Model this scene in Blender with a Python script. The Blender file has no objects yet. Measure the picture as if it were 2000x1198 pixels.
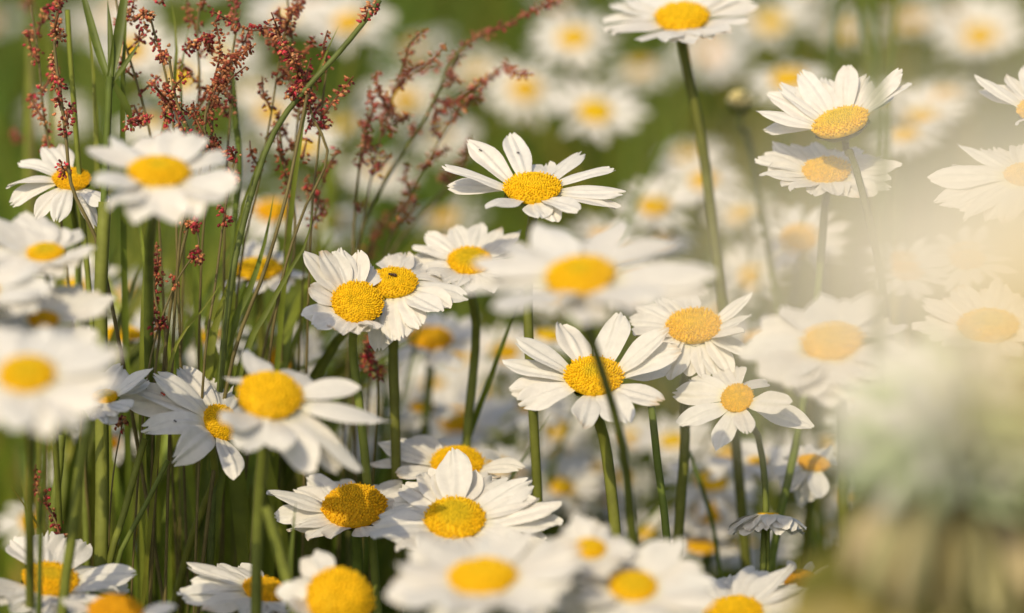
import bpy, math, random
from mathutils import Vector, Matrix, noise

# ------------------------------------------------------------------ camera, sky, sun, exposure
sc = bpy.context.scene
C = sc.collection
PITCH = math.radians(17.0)
CAM = Vector((0.0, 0.0, 0.60))
FWD = Vector((0, math.cos(PITCH), -math.sin(PITCH)))
UPV = Vector((0, math.sin(PITCH), math.cos(PITCH)))
RGT = Vector((1, 0, 0))
FOCUS = 0.738
cam_data = bpy.data.cameras.new("camera")
cam_data.lens = 100.0
cam_data.sensor_width = 36.0
cam_data.clip_start = 0.01
cam_data.clip_end = 500.0
cam_data.dof.use_dof = True
cam_data.dof.focus_distance = FOCUS
cam_data.dof.aperture_fstop = 5.4
cam = bpy.data.objects.new("camera", cam_data)
cam.location = CAM
cam.rotation_euler = (math.radians(90) - PITCH, 0, 0)
C.objects.link(cam)
sc.camera = cam

SUN_EL, SUN_AZ = math.radians(46), math.radians(24)      # azimuth: behind the camera, to its left
to_sun = Vector((-math.sin(SUN_AZ) * math.cos(SUN_EL), -math.cos(SUN_AZ) * math.cos(SUN_EL), math.sin(SUN_EL)))
world = bpy.data.worlds.new("World")
sc.world = world
world.use_nodes = True
wn = world.node_tree
sky = wn.nodes.new("ShaderNodeTexSky")
sky.sky_type = 'NISHITA'
sky.sun_disc = False
sky.sun_elevation = SUN_EL
sky.sun_rotation = math.pi + SUN_AZ
sky.dust_density = 3.0
wn.links.new(sky.outputs[0], wn.nodes["Background"].inputs[0])
wn.nodes["Background"].inputs[1].default_value = 0.15
sun_data = bpy.data.lights.new("sun", 'SUN')
sun_data.energy = 3.3
sun_data.angle = math.radians(0.5)
sun_data.color = (1.0, 0.85, 0.60)
sun = bpy.data.objects.new("sun", sun_data)
sun.rotation_euler = (-to_sun).to_track_quat('-Z', 'Y').to_euler()
C.objects.link(sun)
sc.view_settings.view_transform = 'Standard'
sc.view_settings.look = 'None'
sc.view_settings.exposure = -0.27
sc.view_settings.gamma = 1.0
sc.cycles.use_denoising = True
sc.cycles.max_bounces = 8
sc.cycles.diffuse_bounces = 4
sc.cycles.transmission_bounces = 4
sc.cycles.use_adaptive_sampling = False

# ------------------------------------------------------------------ helpers
PXW = 2000.0
KW = 0.36                                    # frame width per metre of depth


def at(px, py, d):
    """the point of the meadow seen at pixel (px, py) of the photograph, d metres along the lens axis"""
    return CAM + d * (FWD + RGT * ((px / PXW - 0.5) * KW) + UPV * (-(py - 599.0) / PXW * KW))


def size(px, d):
    return px / PXW * KW * d


def link(name, me, parent=None, loc=None):
    o = bpy.data.objects.new(name, me)
    C.objects.link(o)
    if parent:
        o.parent = parent
    if loc is not None:
        o.location = loc
    return o


def tag(o, label=None, cat=None, group=None, kind=None):
    for k, v in (("label", label), ("category", cat), ("group", group), ("kind", kind)):
        if v:
            o[k] = v
    return o


def empty(name, loc, label, cat, group=None):
    o = link(name, None, None, loc)
    o.empty_display_size = 0.01
    return tag(o, label, cat, group)


class MB:
    """collects vertices, faces, a colour per vertex and a material per face, and links them as one mesh"""

    def __init__(self):
        self.v, self.f, self.c, self.m = [], [], [], []

    def add(self, vs, fs, col=(1, 1, 1), mat=0):
        o = len(self.v)
        self.v.extend(vs)
        self.f.extend([tuple(i + o for i in f) for f in fs])
        if isinstance(col, list):
            self.c.extend(col)
        else:
            self.c.extend([col] * len(vs))
        self.m.extend([mat] * len(fs))

    def build(self, name, mats, parent=None, origin=Vector((0, 0, 0)), smooth=True):
        me = bpy.data.meshes.new(name)
        me.from_pydata([tuple(Vector(p) - origin) for p in self.v], [], self.f)
        if not isinstance(mats, (list, tuple)):
            mats = [mats]
        for m in mats:
            me.materials.append(m)
        me.polygons.foreach_set("use_smooth", [smooth] * len(self.f))
        me.polygons.foreach_set("material_index", self.m)
        at_ = me.color_attributes.new("tint", 'FLOAT_COLOR', 'POINT')
        flat = []
        for c in self.c:
            flat.extend((c[0], c[1], c[2], 1.0))
        at_.data.foreach_set("color", flat)
        me.update()
        return link(name, me, parent)


def spline(pts, n):
    """centripetal Catmull-Rom through pts, n samples"""
    p = [Vector(q) for q in pts]
    if len(p) == 2:
        return [p[0].lerp(p[1], i / (n - 1)) for i in range(n)]
    p = [p[0] * 2 - p[1]] + p + [p[-1] * 2 - p[-2]]
    kn = [0.0]
    for a, b in zip(p, p[1:]):
        kn.append(kn[-1] + max(1e-5, (b - a).length) ** 0.5)
    out = []
    k = 1
    for i in range(n):
        t = kn[1] + (kn[-2] - kn[1]) * i / (n - 1)
        while k < len(p) - 3 and t > kn[k + 1]:
            k += 1
        t0, t1, t2, t3 = kn[k - 1:k + 3]
        q0, q1, q2, q3 = p[k - 1:k + 3]
        a1 = q0 * ((t1 - t) / (t1 - t0)) + q1 * ((t - t0) / (t1 - t0))
        a2 = q1 * ((t2 - t) / (t2 - t1)) + q2 * ((t - t1) / (t2 - t1))
        a3 = q2 * ((t3 - t) / (t3 - t2)) + q3 * ((t - t2) / (t3 - t2))
        b1 = a1 * ((t2 - t) / (t2 - t0)) + a2 * ((t - t0) / (t2 - t0))
        b2 = a2 * ((t3 - t) / (t3 - t1)) + a3 * ((t - t1) / (t3 - t1))
        out.append(b1 * ((t2 - t) / (t2 - t1)) + b2 * ((t - t1) / (t2 - t1)))
    return out


def tube(mb, pts, r0, r1, n=14, sides=8, col=(1, 1, 1), mat=0, rough=0.0, ridge=0.0):
    c = spline(pts, n)
    vs, fs = [], []
    ref = Vector((0.31, 0.9, 0.2))
    for i, q in enumerate(c):
        t = (c[min(i + 1, n - 1)] - c[max(i - 1, 0)]).normalized()
        s = t.cross(ref).normalized()
        u = s.cross(t)
        r = r0 + (r1 - r0) * i / (n - 1)
        if rough:
            r *= 1 + rough * noise.noise(q * 400)
        for k in range(sides):
            a = 2 * math.pi * k / sides
            rr = r * (1 + ridge * (1 if k % 2 else -1))
            vs.append(q + (s * math.cos(a) + u * math.sin(a)) * rr)
    for i in range(n - 1):
        for k in range(sides):
            fs.append((i * sides + k, i * sides + (k + 1) % sides, (i + 1) * sides + (k + 1) % sides, (i + 1) * sides + k))
    fs.append(tuple(range(sides))[::-1])
    fs.append(tuple((n - 1) * sides + k for k in range(sides)))
    mb.add(vs, fs, col, mat)


def ribbon(mb, pts, w, n=10, facing=Vector((0, -1, 0.2)), col=(1, 1, 1), fold=0.25, taper=0.55, twist=0.0):
    """a folded grass blade along pts (root first), three vertices across"""
    c = spline(pts, n)
    vs, fs = [], []
    for i, q in enumerate(c):
        s = i / (n - 1)
        t = (c[min(i + 1, n - 1)] - c[max(i - 1, 0)]).normalized()
        side = t.cross(facing)
        side = side.normalized() if side.length > 1e-6 else Vector((1, 0, 0))
        nn = side.cross(t)
        a = twist * s
        side, nn = side * math.cos(a) + nn * math.sin(a), nn * math.cos(a) - side * math.sin(a)
        ww = w * 0.5 * (min(1, 0.7 + s) * (1 - max(0, (s - taper) / (1 - taper)) ** 1.6) + 0.02)
        vs += [q - side * ww, q - nn * ww * fold * 2, q + side * ww]
    for i in range(n - 1):
        for k in range(2):
            a = i * 3 + k
            fs.append((a, a + 1, a + 4, a + 3))
    mb.add(vs, fs, col)


ICO_V, ICO_F = [], []


def _ico():
    g = (1 + 5 ** 0.5) / 2
    raw = [(-1, g, 0), (1, g, 0), (-1, -g, 0), (1, -g, 0), (0, -1, g), (0, 1, g), (0, -1, -g), (0, 1, -g), (g, 0, -1), (g, 0, 1), (-g, 0, -1), (-g, 0, 1)]
    ICO_V.extend(Vector(v).normalized() for v in raw)
    ICO_F.extend([(0, 11, 5), (0, 5, 1), (0, 1, 7), (0, 7, 10), (0, 10, 11), (1, 5, 9), (5, 11, 4), (11, 10, 2), (10, 7, 6), (7, 1, 8),
                  (3, 9, 4), (3, 4, 2), (3, 2, 6), (3, 6, 8), (3, 8, 9), (4, 9, 5), (2, 4, 11), (6, 2, 10), (8, 6, 7), (9, 8, 1)])


_ico()


def blob(mb, c, axis, ra, rb, col, mat=0):
    q = Vector((0, 0, 1)).rotation_difference(axis)
    mb.add([c + q @ Vector((v.x * rb, v.y * rb, v.z * ra)) for v in ICO_V], ICO_F, col, mat)


# ------------------------------------------------------------------ materials
def mat_new(name):
    m = bpy.data.materials.new(name)
    m.use_nodes = True
    nt = m.node_tree
    nt.nodes.clear()
    return m, nt, nt.nodes, nt.links


def leafy(name, base, transl, rough=0.5, spec=0.3, nscale=300, nstr=0.15, tcol=None, bump=0.0, bscale=900, stretch=None):
    """thin plant tissue: a principled surface mixed with translucency; tint attribute times base times fine mottling"""
    m, nt, N, L = mat_new(name)
    out = N.new("ShaderNodeOutputMaterial")
    at_ = N.new("ShaderNodeAttribute"); at_.attribute_name = "tint"
    co = N.new("ShaderNodeTexCoord")
    no = N.new("ShaderNodeTexNoise"); no.inputs["Scale"].default_value = nscale; no.inputs["Detail"].default_value = 3
    if stretch:
        mp = N.new("ShaderNodeMapping"); mp.inputs["Scale"].default_value = stretch
        L.new(co.outputs["Object"], mp.inputs[0]); L.new(mp.outputs[0], no.inputs["Vector"])
    else:
        L.new(co.outputs["Object"], no.inputs["Vector"])
    mr = N.new("ShaderNodeMapRange"); mr.inputs[3].default_value = 1 - nstr; mr.inputs[4].default_value = 1 + nstr
    mr.inputs[1].default_value = 0.3; mr.inputs[2].default_value = 0.7
    L.new(no.outputs["Fac"], mr.inputs[0])
    m1 = N.new("ShaderNodeMixRGB"); m1.blend_type = 'MULTIPLY'; m1.inputs[0].default_value = 1; m1.inputs[2].default_value = (*base, 1)
    L.new(at_.outputs["Color"], m1.inputs[1])
    m2 = N.new("ShaderNodeVectorMath"); m2.operation = 'SCALE'
    L.new(m1.outputs[0], m2.inputs[0]); L.new(mr.outputs[0], m2.inputs["Scale"])
    p = N.new("ShaderNodeBsdfPrincipled")
    p.inputs["Roughness"].default_value = rough
    p.inputs["Specular IOR Level"].default_value = spec
    L.new(m2.outputs[0], p.inputs["Base Color"])
    if bump:
        bn = N.new("ShaderNodeTexNoise"); bn.inputs["Scale"].default_value = bscale
        L.new(co.outputs["Object"], bn.inputs["Vector"])
        b = N.new("ShaderNodeBump"); b.inputs["Strength"].default_value = bump; b.inputs["Distance"].default_value = 0.0004
        L.new(bn.outputs["Fac"], b.inputs["Height"]); L.new(b.outputs[0], p.inputs["Normal"])
    if transl > 0:
        t = N.new("ShaderNodeBsdfTranslucent")
        if tcol:
            m3 = N.new("ShaderNodeMixRGB"); m3.blend_type = 'MULTIPLY'; m3.inputs[0].default_value = 1; m3.inputs[2].default_value = (*tcol, 1)
            L.new(m2.outputs[0], m3.inputs[1]); L.new(m3.outputs[0], t.inputs[0])
        else:
            L.new(m2.outputs[0], t.inputs[0])
        x = N.new("ShaderNodeMixShader"); x.inputs[0].default_value = transl
        L.new(p.outputs[0], x.inputs[1]); L.new(t.outputs[0], x.inputs[2]); L.new(x.outputs[0], out.inputs[0])
    else:
        L.new(p.outputs[0], out.inputs[0])
    return m


M_PETAL = leafy("petal_white", (0.81, 0.78, 0.70), 0.18, 0.55, 0.25, 500, 0.05, bump=0.25, bscale=1500)
M_DISC = leafy("disc_yellow", (1, 1, 1), 0.0, 0.7, 0.15, 900, 0.18)
M_STEM = leafy("stem_green", (0.150, 0.180, 0.030), 0.0, 0.6, 0.2, 160, 0.22, bump=0.3, bscale=700)
M_GRASS = leafy("grass_green", (0.185, 0.215, 0.032), 0.35, 0.45, 0.35, 120, 0.25, tcol=(1.3, 1.25, 0.6))
M_SORREL = leafy("sorrel_red", (1.3, 1.3, 1.2), 0.15, 0.6, 0.25, 900, 0.25)
M_SSTEM = leafy("sorrel_stem", (1, 1, 1), 0.0, 0.55, 0.25, 200, 0.25)
M_CLOVER = leafy("clover_floret", (1, 1, 1), 0.12, 0.6, 0.2, 600, 0.15)
M_BUG = leafy("insect_shell", (1, 1, 1), 0.0, 0.3, 0.5, 900, 0.2)

m, nt, N, L = mat_new("soil")
out = N.new("ShaderNodeOutputMaterial"); p = N.new("ShaderNodeBsdfPrincipled"); p.inputs["Roughness"].default_value = 0.95
co = N.new("ShaderNodeTexCoord"); no = N.new("ShaderNodeTexNoise"); no.inputs["Scale"].default_value = 9; no.inputs["Detail"].default_value = 8
cr = N.new("ShaderNodeValToRGB")
cr.color_ramp.elements[0].position = 0.35; cr.color_ramp.elements[0].color = (0.045, 0.035, 0.018, 1)
cr.color_ramp.elements[1].position = 0.65; cr.color_ramp.elements[1].color = (0.07, 0.095, 0.02, 1)
L.new(co.outputs["Object"], no.inputs["Vector"]); L.new(no.outputs["Fac"], cr.inputs[0]); L.new(cr.outputs[0], p.inputs["Base Color"])
b = N.new("ShaderNodeBump"); b.inputs["Strength"].default_value = 0.6; L.new(no.outputs["Fac"], b.inputs["Height"]); L.new(b.outputs[0], p.inputs["Normal"])
L.new(p.outputs[0], out.inputs[0])
M_SOIL = m

# ------------------------------------------------------------------ ground
mb = MB()
ring = [0.0, 0.3, 0.6, 0.9, 1.2, 1.6, 2.0, 2.6, 3.4, 5, 8, 14, 30, 80, 220]
SEG = 48
vs, fs = [Vector((0, 1, 0))], []
for r in ring[1:]:
    for k in range(SEG):
        a = 2 * math.pi * k / SEG
        x, y = r * math.cos(a), 1 + r * math.sin(a)
        vs.append(Vector((x, y, 0.018 * noise.noise(Vector((x * 2.2, y * 2.2, 0))) if r < 20 else 0)))
for k in range(SEG):
    fs.append((0, 1 + k, 1 + (k + 1) % SEG))
for i in range(len(ring) - 2):
    for k in range(SEG):
        a, b_ = 1 + i * SEG + k, 1 + i * SEG + (k + 1) % SEG
        fs.append((a, a + SEG, b_ + SEG, b_))
mb.add(vs, fs)
tag(mb.build("ground", M_SOIL), kind="structure")


# ------------------------------------------------------------------ daisies
WPROF = [(0, .42), (.15, .66), (.32, .90), (.48, 1.0), (.64, .99), (.78, .89), (.88, .75), (.95, .58), (1, .40)]


def wprof(s):
    for (a, x), (b_, y) in zip(WPROF, WPROF[1:]):
        if s <= b_:
            return x + (y - x) * (s - a) / (b_ - a)
    return WPROF[-1][1]


def petal_geo(mb, base, tip, nrm, width, arch, rng, nu=9, nv=11, ptint=(1, 1, 1)):
    """one ray floret: narrow claw, two lengthwise grooves, a rounded tip with small teeth"""
    ch = tip - base
    Lc = ch.length
    nn = (nrm - ch.normalized() * nrm.dot(ch.normalized()))
    nn = nn.normalized() if nn.length > 1e-6 else UPV.copy()
    mid = base + ch * 0.52 + nn * arch * Lc
    tw = rng.uniform(-0.5, 0.5)
    cup = rng.uniform(-0.22, 0.10)
    teeth = rng.choice((0.015, 0.03, 0.05, 0.08, 0.12))
    rag = rng.uniform(.02, .09)
    rp = rng.uniform(0, 6.28)
    skew = rng.uniform(-0.05, 0.05)
    wav = rng.uniform(0, 6.28)
    notch = rng.uniform(0.25, 0.45)
    vs, fs = [], []
    for j in range(nv):
        s0 = j / (nv - 1)
        for i in range(nu):
            u = -1 + 2 * i / (nu - 1)
            cut = 0.075 * abs(u) ** 3 + skew * u + teeth * math.exp(-((abs(u) - notch) / 0.16) ** 2)
            s = s0 * (1 - cut * s0 * s0)
            q = base * (1 - s) ** 2 + mid * 2 * s * (1 - s) + tip * s * s
            t = ((mid - base) * (1 - s) + (tip - mid) * s).normalized()
            side = t.cross(nn).normalized()
            n2 = side.cross(t)
            a = tw * s
            side, n2 = side * math.cos(a) + n2 * math.sin(a), n2 * math.cos(a) - side * math.sin(a)
            w = width * 0.5 * wprof(s0) * (1 + rag * math.sin(rp + s0 * 9 + (2.2 if u > 0 else 0)) * abs(u))
            groove = -0.075 * width * (math.exp(-((abs(u) - 0.36) / 0.12) ** 2)) * min(1, s0 * 3)
            if nu > 9:
                groove += 0.022 * width * math.cos(u * 15.7) * min(1, s0 * 3) * (1 - abs(u) ** 4)
            z = cup * w * u * u + groove + 0.08 * width * math.sin(wav + s * 5 + u * 2) * s
            vs.append(q + side * (u * w) + n2 * z)
    for j in range(nv - 1):
        for i in range(nu - 1):
            a = j * nu + i
            fs.append((a, a + 1, a + nu + 1, a + nu))
    g = rng.uniform(0.96, 1.03)
    warm = rng.uniform(-0.015, 0.015)
    brown = rng.uniform(.3, .8) if rng.random() < .07 else 0
    cols = []
    for j in range(nv):
        k = max(0, 1 - j / (nv - 1) * 5)                 # the claw is faintly yellow green
        for i in range(nu):
            bt = brown * max(0, min(1, (j / (nv - 1) - .86 + .05 * math.sin(i * 2.1 + wav)) / .12))
            cols.append((g * (1 + warm) * (1 - .35 * bt), g * (1 - 0.02 * k) * (1 - .55 * bt), g * (1 - warm - 0.28 * k) * (1 - .78 * bt)))
    mb.add(vs, fs, [tuple(a * b_ for a, b_ in zip(c, ptint)) for c in cols])


def disc_geo(mb, c, nrm, rd, dome, rng, detail, green, hue):
    """golden dome of tiny florets set in spirals, the unopened middle greener"""
    q = Vector((0, 0, 1)).rotation_difference(nrm)
    h = rd * dome
    dim, orad = rng.uniform(.08, .26), rng.uniform(.35, .72)

    def surf(r):
        x = r / rd
        return h * (1 - x ** 2.4) - dim * h * math.exp(-(x / 0.33) ** 2)

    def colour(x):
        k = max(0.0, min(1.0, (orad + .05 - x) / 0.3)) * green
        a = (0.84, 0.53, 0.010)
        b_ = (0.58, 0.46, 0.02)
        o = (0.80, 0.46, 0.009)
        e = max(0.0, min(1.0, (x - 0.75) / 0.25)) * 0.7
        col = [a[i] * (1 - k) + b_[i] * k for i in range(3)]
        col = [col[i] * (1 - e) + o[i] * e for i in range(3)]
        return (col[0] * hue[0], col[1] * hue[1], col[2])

    nr, ns = 7, 24
    vs, fs, cs = [c + q @ Vector((0, 0, surf(0)))], [], [colour(0)]
    for i in range(1, nr + 1):
        r = rd * 0.97 * i / nr
        for k in range(ns):
            a = 2 * math.pi * k / ns
            vs.append(c + q @ Vector((r * math.cos(a), r * math.sin(a), surf(r) - 0.02 * rd)))
            cs.append(tuple(0.8 * z for z in colour(r / rd)))
    for k in range(ns):                                   # skirt under the rim
        a = 2 * math.pi * k / ns
        vs.append(c + q @ Vector((rd * 0.9 * math.cos(a), rd * 0.9 * math.sin(a), -0.14 * rd)))
        cs.append(colour(1))
    for k in range(ns):
        fs.append((0, 1 + k, 1 + (k + 1) % ns))
    for i in range(nr):
        for k in range(ns):
            a, b_ = 1 + i * ns + k, 1 + i * ns + (k + 1) % ns
            fs.append((a, a + ns, b_ + ns, b_))
    mb.add(vs, fs, cs)
    nf = {2: 420, 1: 180, 0: 0}[detail]
    for k in range(nf):
        x = math.sqrt((k + 0.5) / nf)
        a = k * 2.39996 + rng.uniform(-.06, .06)
        r = rd * x * 0.98
        ax = Vector((math.cos(a) * x * 0.75, math.sin(a) * x * 0.75, 1)).normalized()
        f = rd * math.sqrt(math.pi / nf) * 0.5
        opened = x > orad and rng.random() < 0.75
        v = rng.uniform(0.90, 1.08)
        col = tuple(min(0.95, z * v) for z in colour(x))
        p = c + q @ (Vector((r * math.cos(a), r * math.sin(a), surf(r))))
        blob(mb, p + q @ ax * (f * (0.5 if opened else 0.1)), q @ ax, f * (1.7 if opened else 1.0), f * (0.8 if opened else 0.95), col)
        if detail == 2 and x > 0.72 and rng.random() < 0.18:
            blob(mb, p + q @ ax * f * 2.4, q @ ax, f * 0.7, f * 0.6, tuple(min(0.95, z * 1.1) for z in colour(x)))


def stem_curve(start, nrm, stem, d, rng, run=0.02):
    """points from under the flower head to the ground"""
    k0 = 0.16 if stem else 0.5
    pts = [start, start - nrm * run * k0 + Vector((0, 0, -run * k0 * 0.6))]
    if stem:
        for s in stem:
            pts.append(at(s[0], s[1], s[2] if len(s) > 2 else d + 0.016))
    else:
        p = pts[-1]
        pts.append(p + Vector((-nrm.x * 0.014 + rng.uniform(-.005, .005), -nrm.y * 0.012, -0.055)))
    a, b_ = pts[-2], pts[-1]
    dr = (b_ - a).normalized()
    k = b_.z / max(0.3, -dr.z)
    flat = Vector((dr.x, dr.y, 0)) * k * 0.6
    if flat.length > 0.12:
        flat = flat.normalized() * 0.12
    pts.append(Vector((b_.x + flat.x * 0.6, b_.y + flat.y * 0.6, b_.z * 0.45)))
    pts.append(Vector((b_.x + flat.x, b_.y + flat.y, -0.015)))
    return pts


def daisy(cx, cy, dw, ratio, roll, d, label, tips=None, R=None, n=19, elev=4, seed=1, dome=0.32, green=None, stem=None, arch=0.07,
          pw=None, separate=True, detail=None, hue=(1, 1), gap=None, fill=True, sr=1.0, stint=1.0, ptint=(1, 1, 1), group="white daisies of the meadow", az0=0.0, jit=6):
    rng = random.Random(seed * 7919 + int(cx * 3 + cy))
    c = at(cx, cy, d)
    th = math.acos(max(-0.9, min(0.999, ratio)))
    ro = math.radians(roll)
    up_img = UPV * math.cos(ro) - RGT * math.sin(ro)
    look = (c - CAM).normalized()
    up_img = (up_img - look * up_img.dot(look)).normalized()
    nrm = (up_img * math.sin(th) - look * math.cos(th)).normalized()
    e1 = nrm.cross(look).normalized()
    if e1.x < 0:
        e1 = -e1
    e2 = nrm.cross(e1)
    if e2.dot(UPV) < 0:
        e2 = -e2
    rd = size(dw, d) * 0.5
    Rm = size(R, d) if R else rd * 2.9
    if detail is None:
        detail = 2 if abs(d - FOCUS) < 0.05 else (1 if abs(d - FOCUS) < 0.2 else 0)
    W = size(pw, d) * (.98 if tips else 1.12) if pw else Rm * 0.29
    plan = []
    if tips:
        for t in tips:
            o = CAM
            ray = (at(t[0], t[1], 1.0) - CAM).normalized()
            oc = o - c
            b_ = oc.dot(ray)
            RR = Rm * (t[3] if len(t) > 3 and t[3] else 1)
            q = b_ * b_ - (oc.length_squared - RR * RR)
            if q <= 0:
                p = o + ray * (-b_)
            else:
                cand = [o + ray * (-b_ - math.sqrt(q)), o + ray * (-b_ + math.sqrt(q))]
                cand.sort(key=lambda z: abs((z - c).dot(nrm)))
                p = cand[0]
            plan.append((p, t[2] if len(t) > 2 and t[2] is not None else arch))
        if fill:                                           # a second, lower whorl showing between the first petals
            az = sorted((math.atan2((p - c).dot(e2), (p - c).dot(e1)), k) for k, (p, _) in enumerate(plan))
            extra = []
            for i, (a0, k0) in enumerate(az):
                a1, k1 = az[(i + 1) % len(az)]
                g_ = (a1 - a0) % (2 * math.pi)
                if math.radians(17) < g_ < math.radians(75):
                    m_ = ((plan[k0][0] - c) + (plan[k1][0] - c)) * .5
                    m_ = m_.normalized() * Rm * rng.uniform(.82, .98)
                    extra.append((c + m_ - nrm * rd * .12, arch))
            plan += extra
    else:
        n = int(n * 1.25)
        for k in range(n):
            a = 2 * math.pi * k / n + math.radians(az0 + rng.uniform(-jit, jit))
            if gap and any(g0 < (math.degrees(a) % 360) < g1 for g0, g1 in gap):
                continue
            if rng.random() < 0.03:
                continue
            el = math.radians(elev + rng.uniform(-9, 9))
            l = Rm * rng.uniform(0.88, 1.05)
            p = c + (e1 * math.cos(a) + e2 * math.sin(a)) * l * math.cos(el) + nrm * l * math.sin(el)
            plan.append((p, arch + rng.uniform(-.05, .05)))
    sp = stem_curve(c - nrm * rd * 0.45, nrm, stem, d, rng)
    base = sp[-1].copy(); base.z = 0
    root = empty("daisy", base, label, "daisy", group)
    whole = MB()
    for k, (p, ar) in enumerate(plan):
        v = p - c
        rad = v - nrm * v.dot(nrm)
        rad = rad.normalized() if rad.length > 1e-6 else e1
        b0 = c + rad * rd * 0.80 - nrm * rd * (0.06 + 0.05 * (k % 3))
        pm = MB() if separate else whole
        petal_geo(pm, b0, p, nrm, W * rng.uniform(0.86, 1.12), ar, rng, *((17, 12) if detail == 2 else (9, 11) if detail else (7, 7)), ptint)
        if separate:
            pm.build("petal", M_PETAL, root, base)
    if not separate:
        whole.build("corolla", M_PETAL, root, base)
    if green is None:
        green = rng.uniform(.05, .7)
    dm = MB()
    disc_geo(dm, c, nrm, rd, dome, rng, detail, green, hue)
    dm.build("flower_disc", M_DISC, root, base)
    cm = MB()                                              # green cup of bracts under the head
    q = Vector((0, 0, 1)).rotation_difference(nrm)
    prof = [(0.97, -0.13), (0.92, -0.22), (0.72, -0.36), (0.42, -0.50), (0.16, -0.60), (0.10, -0.75)]
    vs, fs, ns = [], [], 20
    for (r, z) in prof:
        for k in range(ns):
            a = 2 * math.pi * k / ns
            rr = r * (1 + 0.05 * (1 if k % 2 else -1))
            vs.append(c + q @ Vector((rr * rd * math.cos(a), rr * rd * math.sin(a), z * rd)))
    for i in range(len(prof) - 1):
        for k in range(ns):
            fs.append((i * ns + k, (i + 1) * ns + k, (i + 1) * ns + (k + 1) % ns, i * ns + (k + 1) % ns))
    cm.add(vs, fs, (0.9, 0.9, 1.0))
    cm.build("calyx", M_STEM, root, base)
    sm = MB()
    r = rng.uniform(0.0013, 0.0016) * (rd / 0.0076) * sr
    g = rng.uniform(0.8, 1.15) * stint
    tube(sm, sp, r * 0.95, r * 1.05, 26, 10, (g * rng.uniform(.9, 1.15), g, g), ridge=0.05)
    sm.build("stem", M_STEM, root, base)
    return root, c, nrm, plan, rd


exec_flowers = []
# each: disc centre x, y, disc width (px of the photograph), apparent ratio, roll, distance (m), label, options
D = daisy
r_top = D(1040, 368, 116, .46, 1, .738, "sharp white daisy standing alone with widely spaced petals and a small gap-toothed ring",
  tips=[(862, 324), (873, 366), (911, 275), (996, 259), (1067, 318, .1, .75), (1137, 298), (1199, 328), (1223, 378), (1211, 405), (1132, 414), (1085, 436, .12, .8), (1055, 428, .12, .75), (955, 406)],
  R=176, pw=54, seed=1, fill=False, green=.1, stem=[(1034, 470), (1031, 620, .75), (1048, 930, .755)])
r_front = D(1160, 735, 120, .60, -2, .732, "sharp white daisy whose yellow disc is crossed by a dark blurred stem",
  tips=[(1004, 664), (980, 708), (994, 765), (1012, 792), (1096, 628), (1214, 612), (1308, 643), (1329, 680), (1312, 714), (1296, 788), (1224, 830), (1136, 832)],
  R=172, pw=64, seed=2, fill=False, green=.6, stem=[(1180, 860), (1200, 1020)])
D(698, 592, 104, .80, -8, .735, "lower daisy of the touching pair, its round yellow dome facing the lens",
  tips=[(592, 492), (630, 488), (666, 484), (700, 490), (730, 520), (592, 620), (612, 640), (666, 652), (700, 650), (735, 640)], R=125, pw=50, seed=3, dome=.42, green=0.0,
  stem=[(688, 680), (700, 780), (712, 890)])
r_fly = D(768, 553, 98, .58, 2, .745, "upper daisy of the touching pair with a small dark fly on its disc",
  tips=[(760, 500), (792, 490), (828, 512), (868, 540), (916, 582), (862, 610), (788, 664), (765, 668), (741, 688)], R=140, pw=56, seed=4, dome=.36, green=.1,
  stem=[(768, 680), (772, 850)])
D(917, 510, 88, .60, 0, .765, "white daisy half hidden by the big blurred daisy beside it, petals raised behind its disc",
  tips=[(804, 482), (829, 456), (885, 441), (938, 435), (1018, 452), (1023, 480), (803, 508), (836, 534), (1010, 540), (960, 570), (890, 560)], R=122, pw=42, seed=5,
  stem=[(930, 640), (910, 875)])
D(1133, 540, 140, .50, 7, .622, "large blurred daisy near the middle whose dark stem crosses a sharp daisy's disc",
  tips=[(1055, 438), (1128, 465), (1215, 432), (1325, 470), (1398, 535), (1385, 575), (1290, 590), (1235, 605), (1150, 635), (1060, 595), (965, 610), (895, 565), (915, 510), (985, 470)], R=255, pw=86, seed=6, fill=False, sr=.72, stint=.6,  # stem colour darkened to stand in for the shadow on it
  stem=[(1136, 600, .64), (1150, 650, .655), (1180, 740, .665), (1215, 870, .675), (1235, 1040, .685)])
D(1355, 637, 110, .60, 3, .755, "white daisy with a worn patch on its orange disc and one raised petal",
  tips=[(1472, 574), (1242, 598), (1285, 580), (1340, 570), (1455, 650), (1460, 690), (1430, 730), (1380, 745), (1310, 742), (1265, 700), (1235, 650)], R=130, pw=46, seed=7, hue=(1, .98), green=.2,
  stem=[(1338, 740), (1338, 860), (1325, 1050)])
D(1625, 672, 124, .55, 5, .66, "big pale daisy seen through the blurred veil, wide petals fanned above a smaller daisy",
  tips=[(1440, 690), (1482, 635), (1530, 600), (1602, 578), (1715, 572), (1765, 640), (1775, 700), (1740, 745), (1690, 765), (1605, 795), (1540, 765), (1480, 735)], R=190, pw=82, seed=8, green=.2,
  stem=[(1640, 800), (1645, 920)])
D(1440, 778, 66, .85, 18, .735, "small tattered daisy with shrivelled petals hanging under its disc",
  tips=[(1315, 768), (1345, 742), (1400, 716), (1440, 716), (1500, 745), (1590, 836), (1325, 830), (1402, 880), (1460, 850), (1545, 790)], R=135, pw=46, seed=9, fill=False, stem=[(1480, 850, .757), (1495, 960, .755), (1490, 1110, .75)])
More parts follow.
